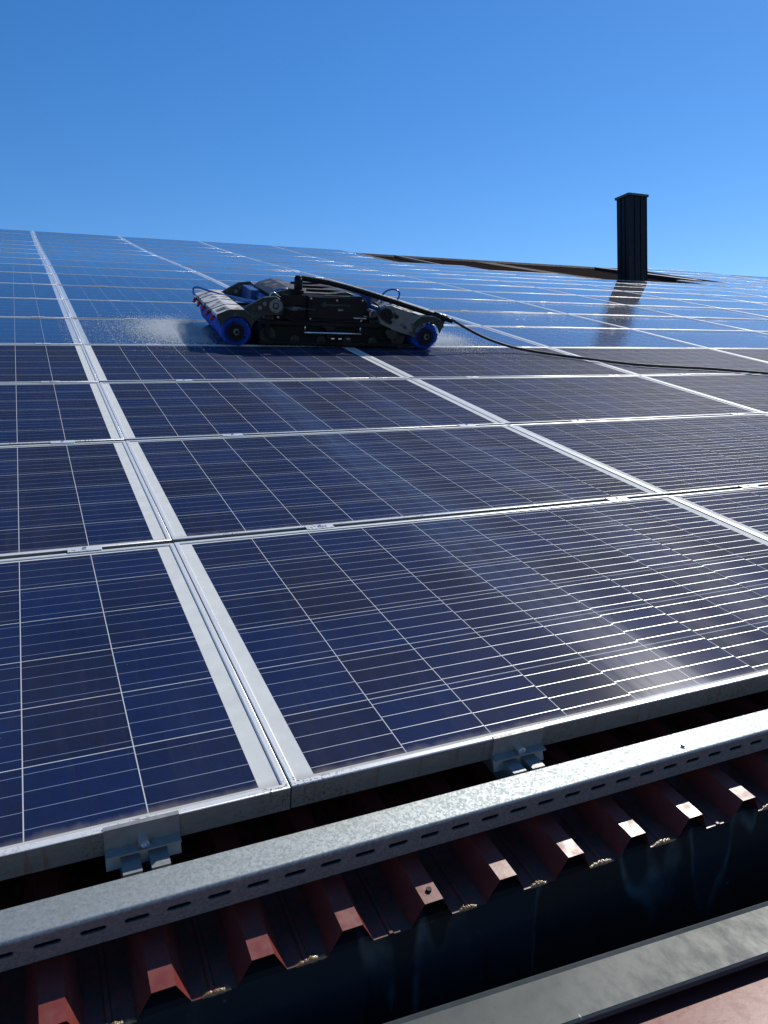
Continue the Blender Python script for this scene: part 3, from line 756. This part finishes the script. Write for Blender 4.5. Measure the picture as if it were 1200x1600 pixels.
# bolts, latch, grille and tool rail on the body's near side
for x, z in ((-0.165,0.175),(0.185,0.175),(-0.165,0.305),(0.185,0.305),(-0.37,0.27),(-0.37,0.175),(0.01,0.30)):
    mb = MB(); mb.cyl((x, 0.026 if x > -0.2 else 0.062, z), (x, 0.036 if x > -0.2 else 0.07, z), 0.007, 8); mb.build('bolt', M['steel'], rob)
mb = MB(); mb.box(-0.10, 0.10, 0.024, 0.034, 0.262, 0.275); mb.box(-0.09, -0.06, 0.020, 0.034, 0.255, 0.285); mb.build('latch', M['grimedark'], rob, 0.002)
mb = MB(); mb.tube([(-0.33,0.03,0.20),(-0.30,0.01,0.17),(-0.2,0.0,0.165),(-0.1,0.01,0.172),(0.0,0.01,0.162),(0.1,0.0,0.17),(0.18,0.02,0.16)], 0.006, 8); mb.build('cable', M['rubber'], rob)
mb = MB(); mb.cyl((-0.34, 0.04, 0.235), (-0.20, 0.04, 0.235), 0.016, 12); mb.cyl((-0.20, 0.04, 0.235), (-0.13, 0.03, 0.235), 0.007, 10); mb.build('actuator', M['grimedark'], rob)
mb = MB(); mb.box(0.34, 0.50, 0.035, 0.05, 0.158, 0.175); mb.cyl((0.40,0.0,0.095),(0.40,0.05,0.095),0.034,16); mb.build('motor', M['grimedark'], rob)
for y in (0.2, 0.42, 0.64):
    mb = MB(); mb.box(-0.15, 0.12, y, y+0.02, 0.3285, 0.345); mb.build('hood_strap', M['rubber'], rob)
# swivel mast and supply boom
mb = MB(); mb.cyl((-0.235, 0.10, 0.335), (-0.235, 0.10, 0.425), 0.027, 20); mb.cyl((-0.235, 0.10, 0.425), (-0.235, 0.10, 0.438), 0.027, 20, 0.016); mb.cyl((-0.235,0.10,0.335),(-0.235,0.10,0.350),0.04,16)
mb.build('swivel_mast', M['rubber'], rob)
mb = MB(); mb.tube([(-0.235,0.10,0.422),(-0.17,0.10,0.418),(-0.02,0.098,0.400),(0.17,0.09,0.363),(0.36,0.07,0.318),(0.55,0.045,0.270),(0.70,0.02,0.232),(0.79,0.0,0.208)], 0.0185, 12)
mb.build('supply_boom', M['rubber'], rob)
mb = MB(); mb.cyl((0.70,0.02,0.232),(0.79,0.0,0.208), 0.024, 12); mb.cyl((0.79,0.0,0.208),(0.835,-0.01,0.196),0.016,12); mb.box(0.69,0.73,0.0,0.04,0.17,0.225); mb.ring((0.755,0.0,0.216),(0.775,0.0,0.211),0.028,0.02,14)
mb.build('coupling', M['black'], rob)
mb = MB()
mb.tube([(-0.79,0.93,0.19),(-0.795,0.93,0.235),(-0.765,0.92,0.247),(-0.70,0.88,0.232),(-0.62,0.72,0.225),(-0.52,0.50,0.228),(-0.44,0.32,0.235),(-0.38,0.22,0.26)], 0.0075, 8)
mb.build('air_hose', M['bluehose'], rob); mb = MB()
mb.tube([(-0.60,0.70,0.215),(-0.50,0.50,0.21),(-0.42,0.34,0.225),(-0.37,0.28,0.25)], 0.006, 8)
mb.build('air_hose', M['bluehose'], rob); mb = MB()
mb.tube([(0.50,0.52,0.24),(0.50,0.50,0.30),(0.535,0.48,0.335),(0.585,0.46,0.340),(0.605,0.44,0.315),(0.58,0.42,0.270),(0.53,0.42,0.245)], 0.0065, 8)
mb.build('air_hose', M['bluehose'], rob); mb = MB()
mb.tube([(-0.39,0.16,0.31),(-0.36,0.14,0.34),(-0.30,0.16,0.345),(-0.26,0.2,0.34)], 0.006, 8)
mb.build('air_hose', M['bluehose'], rob)

# supply hose: from the boom end down to the glass and away to the right
hp = [(2.385, 3.875, 0.270), (2.50, 3.87, 0.215), (2.66, 3.86, 0.150), (2.84, 3.82, 0.098), (3.00, 3.74, 0.074), (3.15, 3.62, 0.065), (3.30, 3.48, 0.061), (3.47, 3.34, 0.0565), (3.62, 3.26, 0.054), (3.85, 3.19, 0.052), (4.10, 3.12, 0.050), (4.45, 2.955, 0.045), (4.9, 2.75, 0.040), (5.6, 2.3, 0.03), (6.5, 1.5, 0.018)]
hs = MB(); hs.tube(hp, 0.0095, 10, 8)
ho = hs.build('water_hose', M['hose']); place(ho, 0, 0, 0)
tag(ho, 'thin dark green water hose trailing from the robot across the panels to the right', 'hose')

# ------------------------------------------------------------------ water thrown by the brushes
def ico(mb, p, r, flat=1.0):
    b = len(mb.v); x, y, z = p
    mb.v += [(x+r,y,z),(x-r,y,z),(x,y+r,z),(x,y-r,z),(x,y,z+r*flat),(x,y,z-r*flat)]
    for q in ((0,2,4),(2,1,4),(1,3,4),(3,0,4),(2,0,5),(1,2,5),(3,1,5),(0,3,5)): mb.f.append(tuple(b+i for i in q)); mb.sm.append(True)
rg = random.Random(11)
def spray(cx, cy, dx, sy, n, zmax, name, label):
    mb = MB()
    for _ in range(n):
        t = abs(rg.gauss(0, 0.45)); y = cy+rg.gauss(0, 1)*sy*(0.7+0.5*t); x = cx+dx*t
        z = surf(y)+0.003+abs(rg.gauss(0, 1))*zmax*(1-0.6*min(t, 1))*(1 if rg.random() < .6 else .15)
        if rg.random() < 0.6: ico(mb, (x, y, surf(y)-0.0028), rg.choice((0.0015, 0.0022, 0.0032, 0.0045)), 0.35)
        else: ico(mb, (x, y, z), rg.choice((0.0006, 0.0008, 0.0010, 0.0013, 0.0018)))
    o = mb.build(name, M['mist']); place(o, 0, 0, 0); tag(o, label, 'water', None, 'stuff')
spray(0.80, 4.55, -0.46, 0.27, 34000, 0.035, 'water_spray', 'white water spray thrown out left of the left brush')
spray(2.36, 4.25, 0.46, 0.22, 15000, 0.04, 'water_spray', 'fine white water spray thrown out right of the right brush')
n = N('airborne_mist'); n.t.nodes.remove(n.b)
vol = n.t.nodes.new('ShaderNodeVolumePrincipled'); n.t.links.new(vol.outputs[0], n.o.inputs['Volume'])
vol.inputs['Color'].default_value = (0.93, 0.97, 1, 1); vol.inputs['Anisotropy'].default_value = 0.45
pv = n.obj(); L_ = n.t.nodes.new('ShaderNodeVectorMath'); L_.operation = 'LENGTH'; n.put(L_.inputs[0], pv)
dn = n.ramp(L_.outputs['Value'], 0.0, 1.0, 1.0, 0.0)
dn = n.math('MULTIPLY', n.math('MULTIPLY', dn, dn), n.ramp(n.noise(pv, 2.6, 6, 0.7), 0.38, 0.66))
n.put(vol.inputs['Density'], n.math('MULTIPLY', dn, 8.0)); M['air'] = n.m
def puff(u, v, su, sv, sh, label):
    bm = bmesh.new(); bmesh.ops.create_icosphere(bm, subdivisions=3, radius=1.0)
    for q in bm.verts: q.co.z = max(q.co.z, -0.02)
    me = bpy.data.meshes.new('water_mist'); bm.to_mesh(me); bm.free(); me.materials.append(M['air'])
    o = bpy.data.objects.new('water_mist', me); COL.objects.link(o)
    o.matrix_world = Matrix.Translation(W(u, v, surf(v)+0.004)) @ Matrix.Rotation(SLOPE+R(2), 4, 'X') @ Matrix.Diagonal((su, sv, sh, 1))
    tag(o, label, 'mist', None, 'stuff')
puff(0.66, 4.52, 0.50, 0.55, 0.10, 'soft white mist hanging low left of the left brush')
puff(2.50, 4.35, 0.42, 0.45, 0.09, 'soft white mist hanging low right of the right brush')
mb = MB()
for _ in range(9000):
    if rg.random() < 0.45: x = rg.uniform(2.2, 8.5); y = rg.uniform(4.06, 6.2)
    elif rg.random() < 0.6: x = rg.uniform(-0.1, 0.9); y = rg.uniform(4.06, 5.0)
    else: x = rg.uniform(2.0, 5.2); y = rg.uniform(3.15, 4.0)
    fr_ = (y % 1.0085)
    r_ = rg.uniform(0.0012, 0.0036)
    ico(mb, (x, y, surf(y)-0.0030), r_, 0.45)
o = mb.build('water_drops', M['drop']); place(o, 0, 0, 0); tag(o, 'scattered water drops beading on the rinsed glass around the robot', 'water', None, 'stuff')
